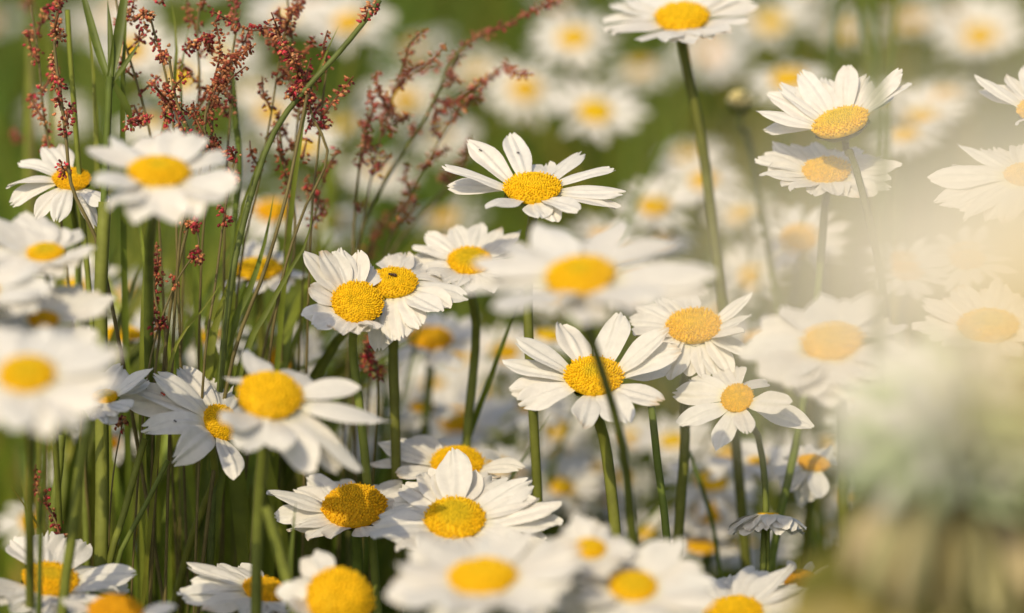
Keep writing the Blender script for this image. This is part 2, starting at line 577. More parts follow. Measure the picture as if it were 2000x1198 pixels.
D(310, 337, 122, .42, -2, .655, "slightly blurred daisy with drooping petals in front of the red sorrel stems",
  tips=[(165, 290), (225, 268), (290, 262), (345, 252), (395, 262), (440, 300), (466, 360), (440, 395), (385, 425), (340, 436), (262, 434), (215, 405), (185, 360)], R=165, pw=70, seed=10, fill=False, green=.55,
  stem=[(296, 440, .69), (290, 560, .72)])
D(140, 350, 76, .55, 0, .755, "daisy with arched narrow petals drooping beside a red sorrel stem",
  tips=[(10, 366, .22), (35, 320, .2), (82, 288, .15), (120, 280, .1), (20, 402, .22), (68, 428, .2), (110, 436, .2), (188, 445, .15), (210, 400)], R=125, pw=38, seed=11, fill=False, hue=(1, .95),
  stem=[(150, 460), (155, 640)])
D(88, 494, 72, .45, 5, .675, "daisy with a thick grey shaded fan of petals and one thin petal bent outwards",
  tips=[(-40, 450), (-10, 425), (40, 415), (90, 425), (155, 450), (185, 490), (-50, 490), (-20, 525), (105, 540)], R=135, pw=62, seed=12, stem=[(95, 600)])
D(52, 732, 112, .62, 4, .595, "large soft daisy cut by the picture edge with a full ring of wide petals",
  R=195, n=15, seed=13, green=.4, elev=0, pw=66, stem=[(60, 880, .66), (58, 1050, .68)])
r_mite = D(432, 826, 82, .72, -48, .735, "daisy with long petals curling down and a tiny red mite on one of them",
  tips=[(232, 782, .12), (300, 728, .12), (350, 715, .1), (405, 735, .05), (274, 842, .34), (335, 905, .5), (462, 934, .1), (260, 755, .1), (480, 760)], R=165, pw=62, seed=14, fill=False, dome=.45, green=0,
  stem=[(420, 930, .75), (372, 1060, .76)])
D(527, 776, 130, .66, -6, .675, "daisy with a big tall yellow dome and petals swept back over a shaded daisy",
  tips=[(447, 742), (490, 688), (600, 735), (708, 757), (765, 825), (706, 922), (665, 925), (610, 925), (555, 880), (470, 885), (440, 830)], R=190, pw=66, seed=15, fill=False, dome=.55, green=0,
  stem=[(512, 900, .685), (502, 1050, .69), (500, 1198, .69)])
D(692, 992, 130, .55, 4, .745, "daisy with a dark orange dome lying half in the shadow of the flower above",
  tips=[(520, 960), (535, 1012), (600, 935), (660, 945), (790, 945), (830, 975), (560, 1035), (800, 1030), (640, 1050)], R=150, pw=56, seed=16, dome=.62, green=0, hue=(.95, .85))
D(893, 905, 106, .55, 0, .765, "daisy with a curled brown-edged petal tip, behind the wide open daisy",
  tips=[(738, 868), (765, 855), (720, 910), (800, 858), (855, 855), (1022, 918, .25), (985, 895), (960, 950), (820, 940)], R=150, pw=50, seed=17, dome=.45, green=0)
D(888, 1014, 122, .66, 0, .715, "wide open sharp daisy with greenish disc centre, layered over two others",
  tips=[(885, 878), (830, 920), (785, 945), (960, 928), (1040, 940), (1098, 985), (1100, 1020), (1070, 1062), (1000, 1085), (930, 1100), (850, 1095), (780, 1075), (725, 1045), (740, 1005)], R=185, pw=70, seed=18, dome=.42, green=.6)
D(942, 1128, 136, .48, 3, .62, "blurred daisy low in the middle with a flat disc and a broad haze of petals",
  R=200, n=16, seed=19, elev=0, pw=74)
D(1236, 1146, 96, .60, -2, .635, "blurred daisy with a smaller deep yellow disc near the lower edge",
  R=165, n=16, seed=20, elev=2, pw=66)
D(1152, 1072, 64, .60, 0, .64, "small daisy squeezed between the wide open daisy and the blurred ones below",
  tips=[(1130, 1000), (1100, 1030), (1065, 1060), (1180, 1022), (1225, 1050), (1240, 1090), (1080, 1100), (1110, 1125), (1180, 1130)], R=100, pw=40, seed=21)
D(1432, 1200, 118, .55, 6, .69, "daisy cut by the lower edge with one long petal reaching towards the clover",
  tips=[(1612, 1156), (1655, 1188), (1545, 1105), (1480, 1110), (1425, 1125), (1360, 1120), (1310, 1145), (1280, 1190), (1290, 1230), (1600, 1240), (1400, 1290)], R=205, pw=66, seed=22)
D(662, 1172, 136, .85, -25, .67, "bald daisy with a huge yellow dome rising at the lower edge",
  tips=[(590, 1090), (560, 1180), (570, 1130), (620, 1075), (780, 1260), (700, 1290), (600, 1290)], R=130, pw=50, seed=23, dome=.75, green=0, hue=(1.02, 1.0))
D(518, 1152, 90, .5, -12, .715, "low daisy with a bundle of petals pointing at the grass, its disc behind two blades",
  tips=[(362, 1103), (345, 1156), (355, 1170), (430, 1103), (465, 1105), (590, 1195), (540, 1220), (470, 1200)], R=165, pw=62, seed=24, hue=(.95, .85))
D(98, 1132, 112, .55, -8, .708, "daisy crossed by a slanting grass stalk with two petals stretched sideways",
  tips=[(20, 1055), (92, 1038), (168, 1056), (268, 1120), (255, 1150), (200, 1175), (100, 1215), (20, 1190), (-40, 1150)], R=170, pw=66, seed=25, hue=(1, .95))
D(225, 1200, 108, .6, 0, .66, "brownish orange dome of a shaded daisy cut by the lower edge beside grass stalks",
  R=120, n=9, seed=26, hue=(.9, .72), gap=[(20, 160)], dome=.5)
D(1332, 34, 108, .46, 2, .795, "tall daisy at the upper edge on a long green stem bending down",
  tips=[(1178, 40), (1195, 65), (1190, 10), (1230, -30), (1310, -60), (1380, -50), (1440, -30), (1482, 6), (1425, 62), (1352, 86), (1300, 80)], R=160, pw=50, seed=27, green=.15,
  stem=[(1345, 150, .80), (1368, 260, .80), (1390, 420, .80), (1412, 590, .80)])
D(1642, 240, 116, .40, 16, .745, "daisy tipped sideways so its green cup and bent stem show below the disc",
  tips=[(1476, 216), (1490, 256, .1), (1496, 182), (1520, 165), (1560, 138), (1612, 150), (1655, 124), (1700, 150), (1762, 136), (1780, 162), (1745, 190)], R=172, pw=50, seed=28, sr=.7, stint=.55, green=.5,
  stem=[(1662, 300, .738), (1690, 400, .732), (1725, 570, .73)])
D(1615, 334, 96, .50, 0, .755, "flat daisy directly under the tipped one, a stem crossing its disc",
  tips=[(1474, 312), (1486, 342), (1508, 280), (1585, 280), (1680, 290), (1720, 305), (1762, 322), (1742, 370), (1680, 382), (1630, 382), (1545, 372)], R=140, pw=48, seed=29,
  stem=[(1612, 400), (1600, 560), (1560, 840), (1510, 1080)])
D(2000, 342, 80, .5, 0, .745, "daisy at the picture edge with three long petals above the veil",
  tips=[(1812, 352), (1874, 284), (1825, 400), (1880, 430), (1960, 440), (1940, 290), (2040, 260), (2150, 330), (2100, 400)], R=185, pw=60, seed=30)
D(2030, 215, 90, .45, 0, .75, "daisy mostly outside the frame, two pointed petals entering at the edge",
  tips=[(1902, 148), (1965, 148), (1998, 130), (1915, 175), (2080, 130), (2150, 200), (2060, 280), (1990, 240)], R=150, pw=40, seed=31)
D(505, 528, 96, .30, 2, .80, "edge-on daisy with raised petals behind two crossing grass stems",
  tips=[(488, 470), (530, 458), (552, 490), (470, 500), (440, 560), (560, 570), (600, 540), (430, 590)], R=105, pw=42, seed=32, dome=.45)
D(840, 662, 90, .45, 0, .86, "blurred daisy with a dark orange disc under the touching pair",
  R=120, n=15, seed=33, stem=[(840, 720, .862), (830, 860, .865)], elev=8, hue=(.97, .85))
D(892, 822, 70, .7, 0, .92, "blurred tilted daisy with orange disc beside a straight dark stem", R=110, n=14, seed=34, elev=4, hue=(1, .92))
D(1500, 1002, 44, .03, 0, .75, "nodding daisy seen from the side as a stack of closed petals behind a stem",
  R=86, n=22, seed=35, elev=-24, pw=38, dome=.05, arch=.16, detail=0)
D(1590, 905, 66, .4, -8, .79, "daisy with bright notched petals in front of the pale clover",
  tips=[(1510, 925), (1530, 960), (1560, 990), (1600, 975), (1640, 900), (1620, 870), (1560, 870), (1535, 895)], R=90, pw=44, seed=36, hue=(1, .9))
D(1480, 900, 40, .35, 0, .85, "shaded greyish daisy low between two stems", R=110, n=13, seed=37, elev=-4, pw=48)
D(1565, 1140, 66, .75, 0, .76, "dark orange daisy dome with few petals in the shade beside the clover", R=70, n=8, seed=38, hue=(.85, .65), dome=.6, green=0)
D(1930, 640, 120, .5, 0, .69, "veiled daisy with one narrow petal hanging straight down at its front",
  tips=[(1920, 735), (1780, 640), (1800, 590), (1870, 560), (1960, 550), (2050, 590), (2080, 650), (1850, 680), (1990, 700)], R=150, pw=58, seed=39)
D(1385, 1000, 60, .75, 0, .88, "small blurred daisy with a round disc split by a thin dark stem", R=90, n=13, seed=40)
D(545, 702, 66, .75, 0, .88, "blurred daisy with an orange dome just above the tall dome", R=100, n=13, seed=41, hue=(1, .85), dome=.6)
D(85, 625, 60, .5, 0, .66, "blurred petals of a daisy under the grey fan, orange disc edge showing", R=150, n=13, seed=42, pw=60, hue=(1, .9))
D(-45, 566, 84, .40, 0, .645, "soft white daisy close to the lens with one oval petal lit against the grass", R=140, n=13, seed=43, pw=74)
D(238, 655, 80, .3, 0, .82, "pale daisy low behind the thick grass stalk", R=85, n=13, seed=44)
D(200, 866, 66, .45, 0, .86, "orange centred daisy hidden behind the thick grass stalk under the large soft daisy", R=100, n=12, seed=45, hue=(1, .8))
D(205, 775, 50, .5, 0, .725, "daisy tucked between the large soft daisy and the curling one",
  tips=[(300, 720), (290, 745), (255, 800), (210, 830), (150, 800), (120, 760), (180, 720), (240, 715)], R=105, pw=46, seed=46)
D(283, 1040, 56, .6, 0, .88, "small orange and white daisy blurred among the low grass stalks", R=75, n=11, seed=47, hue=(1, .75), elev=-15)
D(985, 686, 62, .6, 0, .95, "blurred orange disc daisy between two straight green stems", R=85, n=12, seed=48, hue=(1, .88))
D(1110, 968, 54, .5, 0, 1.0, "faint small daisy in the dark gap below the disc crossed by a stem", R=95, n=13, seed=49)
D(748, 722, 50, .6, 0, 1.0, "faint yellow daisy behind the stem of the touching pair", R=100, n=13, seed=50)
D(650, 870, 50, .5, 0, .95, "faint low daisy under the swept back petals", R=95, n=12, seed=51)

# the blurred ones behind; petals too soft to tell apart, one corolla each
BG = [
    (1120, 72, 68, .62, 1.12, 110, "blurred daisy with a wide petal ring beside the tall stemmed one"),
    (1163, 216, 70, .68, 1.06, 115, "bright blurred daisy above the lone sharp daisy, its petals tilted over"),
    (682, 42, 66, .60, 1.10, 108, "blurred daisy behind the crossing green sorrel stalks at the upper edge"),
    (792, 192, 64, .60, 1.22, 105, "blurred daisy behind the small arched sorrel branch"),
    (1026, 172, 66, .70, 1.18, 100, "blurred deep yellow daisy at the tip of the long sorrel branch"),
    (1540, 152, 74, .55, 1.06, 95, "rounded blurred daisy behind the petals of the tipped daisy, near the bud"),
    (1915, 72, 66, .75, 1.25, 110, "blurred daisy with an orange disc high near the picture corner"),
    (1376, 352, 60, .6, 1.02, 90, "blurred daisy behind the bent green stem"),
    (1280, 402, 64, .6, .98, 100, "blurred daisy beside the lone sharp daisy, behind the big blurred one"),
    (535, 412, 76, .5, .92, 105, "blurred orange daisy behind the forked sorrel stems"),
    (1506, 42, 64, .6, 1.28, 105, "pale blurred daisy at the upper edge beside dark grass stalks"),
    (1802, 232, 62, .5, 1.15, 100, "faint blurred daisy right of the tipped daisy, above a second one"),
    (1770, 268, 58, .5, 1.05, 90, "faint blurred orange daisy just under another beside the tipped daisy"),
    (258, 96, 56, .8, 1.05, 95, "blurred daisy behind the forked grass leaves"),
    (355, 150, 60, .8, 1.05, 100, "blurred daisy behind the dense red sorrel tangle"),
    (666, 240, 56, .5, 1.15, 95, "blurred daisy behind a single upright sorrel spike"),
    (530, 218, 60, .6, 1.10, 100, "blurred pale daisy behind the drooping sorrel arch"),
    (600, 285, 54, .5, 1.0, 90, "blurred white daisy among the sorrel stems below the arch"),
    (430, 108, 50, .6, 1.2, 95, "blurred daisy inside the loop of the sorrel arch"),
    (650, 430, 56, .4, 1.05, 100, "blurred grey white daisy above the touching pair"),
    (868, 425, 60, .35, 1.15, 105, "blurred white daisy behind the half hidden one"),
    (1566, 470, 74, .70, .93, 110, "hazy daisy low behind the flat daisy and its stem"),
    (1345, 300, 52, .45, 1.2, 90, "dim blurred daisy behind the bent stem, beside the hazy gap"),
    (1250, 130, 50, .4, 1.4, 85, "dim far daisy between two brighter blurred ones"),
    (930, 140, 50, .5, 1.35, 85, "dim far daisy between the two sorrel branches"),
    (1650, 60, 50, .5, 1.4, 80, "dim far daisy between the dark grass stalks"),
    (1780, 40, 52, .5, 1.5, 80, "dim far daisy close to the upper edge past the grass stalks"),
    (1845, 190, 50, .5, 1.25, 85, "pale far daisy above the edge daisy with long petals"),
    (1700, 200, 50, .45, 1.2, 90, "pale far daisy behind the tipped daisy's raised petals"),
    (1450, 420, 50, .5, 1.1, 90, "hazy far daisy between the bud stem and the bent stem"),
    (1890, 500, 70, .5, .85, 110, "hazy white daisy deep inside the veil"),
    (1770, 520, 66, .5, .9, 105, "hazy daisy between the veil and the thin stems"),
    (1210, 930, 46, .5, 1.05, 90, "faint white daisy behind the paired green stems"),
    (800, 760, 46, .45, 1.05, 95, "faint white daisy between two dark stems under the pair"),
    (920, 730, 46, .45, 1.1, 95, "faint white daisy behind the straight stem beside an orange disc"),
    (610, 660, 46, .4, 1.0, 85, "faint white daisy between the tall dome and the touching pair"),
    (1420, 880, 46, .5, 1.0, 85, "faint white daisy behind the tattered one"),
    (1260, 1040, 46, .5, .95, 80, "faint daisy low between paired stems and a blurred disc"),
    (1680, 830, 50, .4, .9, 85, "hazy white daisy at the clover's upper rim"),
    (500, 180, 48, .5, 1.3, 85, "dim far daisy behind the sorrel arch's outer curve"),
    (30, 560, 44, .5, 1.0, 80, "dim daisy behind the near oval petal at the picture edge"),
]
for k, (x, y, w, ra, d, R, lab) in enumerate(BG):
    D(x, y, w, ra, random.Random(k).uniform(-8, 8), d, lab, R=R * .92, pw=R * .185, n=12, seed=100 + k, separate=False, elev=random.Random(k + 9).uniform(-12, 14), hue=(1, random.Random(k + 5).uniform(.86, 1)),
      group="blurred daisies further back")


LOW = [(600, 740), (660, 790), (740, 800), (820, 800), (880, 700), (950, 760), (960, 900), (1000, 830), (1080, 880), (1100, 940), (1060, 760), (1150, 900), (1230, 860), (1260, 940),
       (1300, 830), (1330, 930), (1390, 930), (1360, 1060), (1440, 960), (1430, 1050), (1520, 880), (1560, 830), (1620, 850), (1660, 960), (1600, 1040), (1290, 1000), (1180, 985), (620, 900), (1060, 640),
       (1250, 560), (1300, 480), (1420, 610), (1460, 530), (1230, 480), (1700, 760), (1500, 650), (570, 690), (640, 720), (700, 830), (760, 870), (860, 760), (940, 830), (1020, 780), (1010, 920), (1090, 830), (1130, 970), (1200, 940), (1250, 900), (1320, 870), (1400, 980), (1470, 1060), (1560, 960), (1100, 560), (1180, 470), (130, 560), (250, 560), (400, 640), (150, 900), (330, 820), (310, 640), (60, 1010)]
LOW = [(x, y) for k, (x, y) in enumerate(LOW) if not (1180 < x < 1600 and 820 < y < 1010 and k % 4)]
for k, (x, y) in enumerate(LOW):
    rg = random.Random(900 + k)
    dd = rg.uniform(.86, 1.12)
    D(x + rg.uniform(-15, 15), y + rg.uniform(-15, 15), rg.uniform(50, 68) * .9 / dd, rg.uniform(.25, .75), rg.uniform(-20, 20), dd, "faint soft daisy low in the undergrowth behind the sharp stems", R=rg.uniform(75, 115) * .9 / dd, pw=19,
      n=12, seed=300 + k, separate=False, elev=rg.uniform(-18, 12), hue=(1, rg.uniform(.8, 1)), group="faint daisies in the undergrowth", detail=0)
for k, (x, y) in enumerate([(110, 230), (300, 230), (450, 330), (590, 380), (740, 330), (860, 260), (560, 30)]):
    rg = random.Random(1200 + k)
    dd = rg.uniform(1.0, 1.35)
    D(x, y, 50 / dd, rg.uniform(.4, .7), rg.uniform(-15, 15), dd, "soft blurred daisy half lost behind the red sorrel", R=100 / dd, pw=22 / dd, n=12, seed=400 + k, separate=False, elev=rg.uniform(-15, 12),
      hue=(1, rg.uniform(.85, 1)), group="soft daisies behind the sorrel", detail=0)


# closed bud
def bud(cx, cy, w, d, label, stem):
    rng = random.Random(int(cx))
    c = at(cx, cy, d)
    r = size(w, d) * 0.5
    sp = stem_curve(c - Vector((0, 0, r * 0.8)), Vector((0, 0, 1)), stem, d, rng)
    base = sp[-1].copy(); base.z = 0
    root = empty("daisy_bud", base, label, "flower bud")
    mb = MB()
    blob(mb, c, Vector((0, 0, 1)), r * 0.8, r * 0.8, (0.72, 0.60, 0.22))
    for ring_, (nn, rr, zz) in enumerate(((5, .35, .75), (9, .72, .45), (12, .9, .05))):
        for k in range(nn):
            a = 2 * math.pi * (k + ring_ * .5) / nn
            ax = Vector((math.cos(a) * rr, math.sin(a) * rr, 0.75)).normalized()
            blob(mb, c + Vector((math.cos(a) * rr * r * .85, math.sin(a) * rr * r * .85, zz * r * .8)), ax, r * .4, r * .22, (0.78, 0.66, 0.30))
    mb.build("bud", M_DISC, root, base)
    mc = MB()
    for k in range(12):
        a = 2 * math.pi * k / 12
        p0 = c + Vector((math.cos(a) * r * .3, math.sin(a) * r * .3, -r * .95))
        p1 = c + Vector((math.cos(a) * r * .85, math.sin(a) * r * .85, -r * .55))
        p2 = c + Vector((math.cos(a) * r * .98, math.sin(a) * r * .98, -r * .05))
        ribbon(mc, [p0, p1, p2], r * .5, 6, Vector((math.cos(a), math.sin(a), 0)), (1.3, 1.3, 1.2))
    mc.build("calyx", M_STEM, root, base)
    sm = MB()
    tube(sm, sp, 0.0011, 0.0013, 22, 8, (1.1, 1.05, 1))
    sm.build("stem", M_STEM, root, base)


bud(1446, 200, 52, .86, "pale yellow closed bud on a thin stem", [(1460, 260), (1478, 360), (1512, 530)])


# ------------------------------------------------------------------ insects
def insect(name, p, nrm, L_, col, label, legs=True):
    mb = MB()
    ax = nrm.cross(Vector((0.4, 1, 0.1))).normalized()
    s = nrm.cross(ax)
    c = p + nrm * L_ * 0.22
    blob(mb, c - ax * L_ * .18, ax, L_ * .32, L_ * .2, col)
    blob(mb, c + ax * L_ * .2, ax, L_ * .18, L_ * .16, col)
    blob(mb, c + ax * L_ * .42, ax, L_ * .11, L_ * .12, tuple(z * .7 for z in col))
    for k in (-1, 1):
        for j in (-.15, .1, .3):
            a = c + ax * L_ * j
            tube(mb, [a, a + s * k * L_ * .35 + nrm * L_ * .08, a + s * k * L_ * .5 - nrm * L_ * .24], L_ * .025, L_ * .015, 5, 4, tuple(z * .6 for z in col))
    tag(mb.build(name, M_BUG, None), label, "insect")


def along(px, py, d):
    return at(px, py, d)


c, n_ = r_fly[1], r_fly[2]
insect("fly", c + n_ * size(98, .745) * .5 * .31, n_, 0.0026, (0.05, 0.02, 0.01), "tiny dark fly resting on the yellow disc of the touching pair")


def on_petal(rt, k, f):
    """a point f of the way along petal k of a built daisy, and the petal's own upward direction there"""
    c_, n0, pl, rd_ = rt[1], rt[2], rt[3], rt[4]
    tip, ar = pl[k]
    v = tip - c_
    rad = (v - n0 * v.dot(n0)).normalized()
    b0 = c_ + rad * rd_ * .8 - n0 * rd_ * (.06 + .05 * (k % 3))
    ch = tip - b0
    nn = (n0 - ch.normalized() * n0.dot(ch.normalized())).normalized()
    mid_ = b0 + ch * .52 + nn * ar * ch.length
    q = b0 * (1 - f) ** 2 + mid_ * 2 * f * (1 - f) + tip * f * f
    return q + nn * .0002, nn


for (rt, k, f, name, L_, col, lab) in (
    (r_top, 2, .72, "fly", .0011, (.04, .02, .015), "tiny dark fly on a slanting petal of the lone sharp daisy"),
    (r_top, 3, .5, "fly", .0009, (.05, .03, .02), "speck sized fly on the upright petal of the lone sharp daisy"),
    (r_mite, 4, .5, "fly", .0010, (.05, .03, .03), "speck sized fly on a petal curling down below the red mite"),
    (r_mite, 7, .6, "mite", .0016, (.50, .05, .02), "tiny red mite on a curling white petal")):
    q, nn = on_petal(rt, k, f)
    insect(name, q, nn, L_, col, lab)

# ------------------------------------------------------------------ red sorrel
RED = [(0.32, 0.035, 0.04), (0.18, 0.024, 0.026), (0.46, 0.17, 0.075), (0.52, 0.26, 0.13), (0.38, 0.10, 0.05), (0.12, 0.02, 0.02), (0.48, 0.04, 0.065), (0.44, 0.20, 0.08)]
SG = "red sorrel stems among the daisies"


def sorrel(label, stem, spikes, d, seed, w=8, dens=1.0, palette=None, scol=(0.16, 0.13, 0.045), leafpts=()):
    rng = random.Random(seed)
    pal = palette or RED
    pts = [at(x, y, d + rng.uniform(-.001, .001)) for x, y in stem]
    a, b_ = pts[-2], pts[-1]
    dr = (b_ - a).normalized()
    fl = Vector((dr.x, dr.y, 0)) * min(0.12, b_.z / max(.4, -dr.z) * .5)
    pts += [b_ + fl * .6 - Vector((0, 0, b_.z * .55)), Vector((b_.x + fl.x, b_.y + fl.y, -0.01))]
    base = Vector((pts[-1].x, pts[-1].y, 0))
    root = empty("red_sorrel", base, label, "sorrel", SG)
    mb = MB()
    tube(mb, pts, size(w * .38, d), size(w * .62, d), 36, 7, scol, ridge=.06)
    mb.build("stem", M_SSTEM, root, base)
    for sp in spikes:
        q = [at(x, y, d + rng.uniform(-.008, .008)) for x, y in sp]
        ln = sum((q[i + 1] - q[i]).length for i in range(len(q) - 1))
        step = size(10.5, d) / dens
        n = max(4, int(ln / step))
        cur = spline(q, n * 3 + 1)
        mb = MB()
        tube(mb, q, size(3.0, d), size(1.6, d), max(6, n), 5, (0.17, 0.07, 0.035))
        for i in range(n):
            p = cur[i * 3 + 1]
            t = (cur[min(i * 3 + 3, n * 3)] - cur[i * 3]).normalized()
            s = t.cross(Vector((.3, 1, .2))).normalized()
            u = s.cross(t)
            k_n = rng.randint(3, 7)
            fall = 1.0 - 0.45 * i / n
            hue = rng.choice(pal)
            if rng.random() < .12:
                continue
            for k in range(k_n):
                a = rng.uniform(0, 6.28)
                rad = size(rng.uniform(4, 17), d) * fall
                dirn = (s * math.cos(a) + u * math.sin(a))
                c = p + dirn * rad + t * size(rng.uniform(-7, 7), d)
                hc = hue if rng.random() < .45 else rng.choice(pal)
                v = rng.uniform(.75, 1.25)
                ax = (dirn + t * .4 + Vector((0, 0, -.5))).normalized()
                f = size(rng.uniform(2.4, 4.6), d) * (0.75 + .25 * fall)
                blob(mb, c, ax, f * 1.25, f * .8, tuple(z * v for z in hc))
                if rng.random() < .5:                      # a second valve, so each fruit is not one bead
                    blob(mb, c + ax * f * .5 + s * f * .5, (ax + s * .6).normalized(), f * .9, f * .5, tuple(z * v * 1.25 for z in hc))
        mb.build("flower_spike", M_SORREL, root, base)
    return root


PINK = [(0.36, 0.09, 0.07), (0.30, 0.06, 0.05), (0.40, 0.17, 0.10), (0.20, 0.04, 0.035), (0.42, 0.14, 0.09)]
BROWN = [(0.33, 0.12, 0.055), (0.40, 0.17, 0.075), (0.24, 0.05, 0.03), (0.30, 0.08, 0.04), (0.15, 0.03, 0.02)]
sorrel("sorrel stem with loose red tufts bending over the drooping daisy at the picture edge", [(118, -10), (106, 80), (116, 170), (128, 262), (140, 365), (165, 420), (190, 475)],
       [[(116, 75), (108, 50), (118, 10), (125, -10)], [(118, 178), (108, 140), (100, 105)], [(120, 215), (112, 190)], [(128, 245), (140, 205)], [(126, 340), (120, 322)], [(128, 268), (124, 255)]], .738, 1, 8)
sorrel("dense sorrel tangle with an arched spike, rising in front of the forked grass leaves", [(600, 185), (585, 260), (560, 380), (520, 520), (450, 720)],
       [[(600, 200), (590, 140), (556, 95), (530, 55), (490, 60), (455, 45), (415, 22)], [(570, 185), (590, 165), (610, 150)], [(566, 110), (550, 75), (530, 25)], [(585, 160), (575, 120), (560, 90)]], .742, 2, 9)
sorrel("sorrel stem with an orange brown plume in the middle of the tangle", [(420, 170), (400, 230), (400, 280), (372, 420), (330, 620)],
       [[(425, 165), (440, 135), (470, 105), (495, 92)], [(415, 190), (430, 150), (445, 120)], [(400, 240), (415, 205), (440, 165), (480, 130)], [(410, 290), (395, 260), (380, 225), (378, 200)], [(415, 170), (430, 100), (420, 40)]], .74, 3, 8, 1.25, BROWN)
sorrel("sorrel stem with dark crimson tufts beside the orange brown plume", [(330, 110), (345, 200), (380, 290), (350, 480)],
       [[(300, 165), (320, 190), (350, 210), (375, 225)], [(370, 280), (350, 240), (335, 205), (310, 200)], [(250, 242), (272, 236), (296, 232)], [(320, 100), (318, 118)], [(330, 200), (345, 165), (375, 140)], [(335, 235), (318, 225)]], .736, 4, 7)
sorrel("sorrel sprig with bright pink fruits hanging near the forked grass leaves", [(290, 20), (300, 60), (320, 130), (340, 260), (345, 460)],
       [[(262, 42), (285, 28), (300, 40)], [(280, 52), (290, 62)], [(318, 108), (322, 125)], [(310, 8), (318, 0)], [(360, 100), (375, 90), (405, 75), (410, 105)], [(298, 78), (306, 92)]], .748, 5, 6)
sorrel("sorrel stem with short red side spikes below the drooping arch", [(612, 150), (604, 210), (640, 300), (590, 420), (540, 600)],
       [[(628, 230), (650, 200), (672, 175), (690, 150)], [(604, 215), (602, 180), (598, 150), (606, 120)], [(575, 190), (590, 200), (610, 205)], [(560, 180), (578, 175)]], .748, 6, 7)
sorrel("thin sorrel with a single upright dusty red spike", [(722, 210), (708, 290), (694, 400), (688, 520), (690, 640)],
       [[(716, 250), (728, 215), (722, 170)], [(700, 330), (712, 290), (718, 255)], [(728, 330), (745, 325)], [(696, 410), (706, 405)]], .785, 7, 7, 1, PINK)
sorrel("long leaning sorrel whose thin branch reaches to the upper edge", [(940, 70), (890, 110), (855, 180), (820, 250), (760, 340), (700, 470), (690, 620)],
       [[(880, 165), (888, 125), (925, 75), (965, 60), (1015, 35), (1060, 12), (1095, 2)], [(880, 150), (900, 158)], [(760, 225), (765, 190), (790, 160), (825, 140), (862, 130)], [(850, 225), (885, 200), (935, 165), (965, 145), (985, 130), (1012, 146), (1036, 146)], [(800, 250), (815, 262)], [(840, 205), (870, 195), (895, 205)], [(750, 220), (748, 232)]], .80, 8, 9, .85, PINK, (0.14, 0.14, 0.04))
sorrel("upright sorrel spike standing clear with rusty whorls against dark grass", [(306, 490), (300, 560), (312, 640), (302, 740)],
       [[(308, 640), (298, 600), (304, 560), (308, 520), (306, 478)], [(310, 636), (324, 630)]], .735, 9, 6, 1.15, [(0.30, 0.07, 0.04), (0.36, 0.13, 0.06), (0.13, 0.02, 0.02), (0.22, 0.03, 0.03)])
sorrel("thin sorrel with a few bright red fruits just under the drooping daisy", [(380, 430), (388, 480), (350, 540), (310, 640), (285, 760)],
       [[(366, 445), (376, 438), (388, 442)], [(372, 492), (384, 486)], [(386, 500), (388, 512)], [(338, 552), (342, 546)]], .733, 10, 5)
sorrel("thin sorrel with a dark tuft beside the crossing grass blades", [(462, 290), (452, 345), (438, 420), (420, 560), (400, 700)],
       [[(458, 310), (450, 290)], [(452, 340), (458, 352)], [(434, 440), (440, 420), (430, 400)]], .737, 11, 6)
sorrel("small crimson sorrel spike low at the picture edge", [(68, 920), (75, 960), (102, 1005), (120, 1060)],
       [[(78, 965), (68, 940), (70, 908)], [(80, 985), (92, 960)], [(118, 1050), (108, 1020), (92, 990)]], .735, 12, 5, 1.1)
sorrel("blurred sorrel spike rising behind the petals of the lone sharp daisy", [(918, 262), (902, 330), (860, 380), (780, 470), (740, 560)],
       [[(890, 345), (905, 310), (916, 268)], [(862, 352), (880, 340)], [(790, 420), (800, 385), (812, 360)]], .83, 13, 7, .8, PINK)
sorrel("blurred sorrel with drooping brown tufts above the touching pair", [(760, 420), (735, 460), (720, 520), (715, 600)],
       [[(720, 500), (732, 460), (752, 430), (790, 400)], [(700, 405), (712, 398)], [(760, 450), (775, 440)]], .84, 14, 7, .8, BROWN)
sorrel("dark sorrel stem standing between the touching pair and a green stem", [(720, 690), (735, 720), (738, 790), (730, 900)],
       [[(722, 720), (718, 690), (722, 660)], [(736, 735), (740, 715)]], .775, 15, 6, 1)
sorrel("forked sorrel with slender brown spikes between arch and upright spike", [(545, 250), (556, 330), (575, 410), (570, 520), (520, 660)],
       [[(556, 330), (545, 290), (540, 250)], [(572, 400), (562, 360), (556, 335)], [(590, 310), (600, 270)]], .765, 16, 7, .9, BROWN)
sorrel("green sorrel stalk crossing the blurred daisy at the upper edge with a red node", [(742, 0), (715, 38), (660, 105), (610, 160), (540, 250), (480, 420), (440, 640)],
       [[(712, 42), (718, 20)], [(740, 18), (712, 14)], [(575, 175), (560, 190)]], .745, 17, 14, .9, RED, (0.125, 0.155, 0.035))
sorrel("blurred sorrel tuft far at the picture edge", [(60, 60), (62, 120), (64, 260), (70, 500)],
       [[(62, 75), (66, 62)], [(58, 10), (52, 0)], [(30, 272), (36, 262)]], .86, 18, 8, .8, PINK)
sorrel("sorrel with pale pink tufts at the upper edge behind the forked leaves", [(470, 20), (455, 100), (450, 220), (440, 380)],
       [[(452, 60), (460, 20), (455, -10)], [(450, 120), (470, 95), (486, 60)], [(450, 200), (440, 160), (452, 120)], [(448, 230), (430, 205), (420, 180)]], .76, 20, 6, .9, PINK)
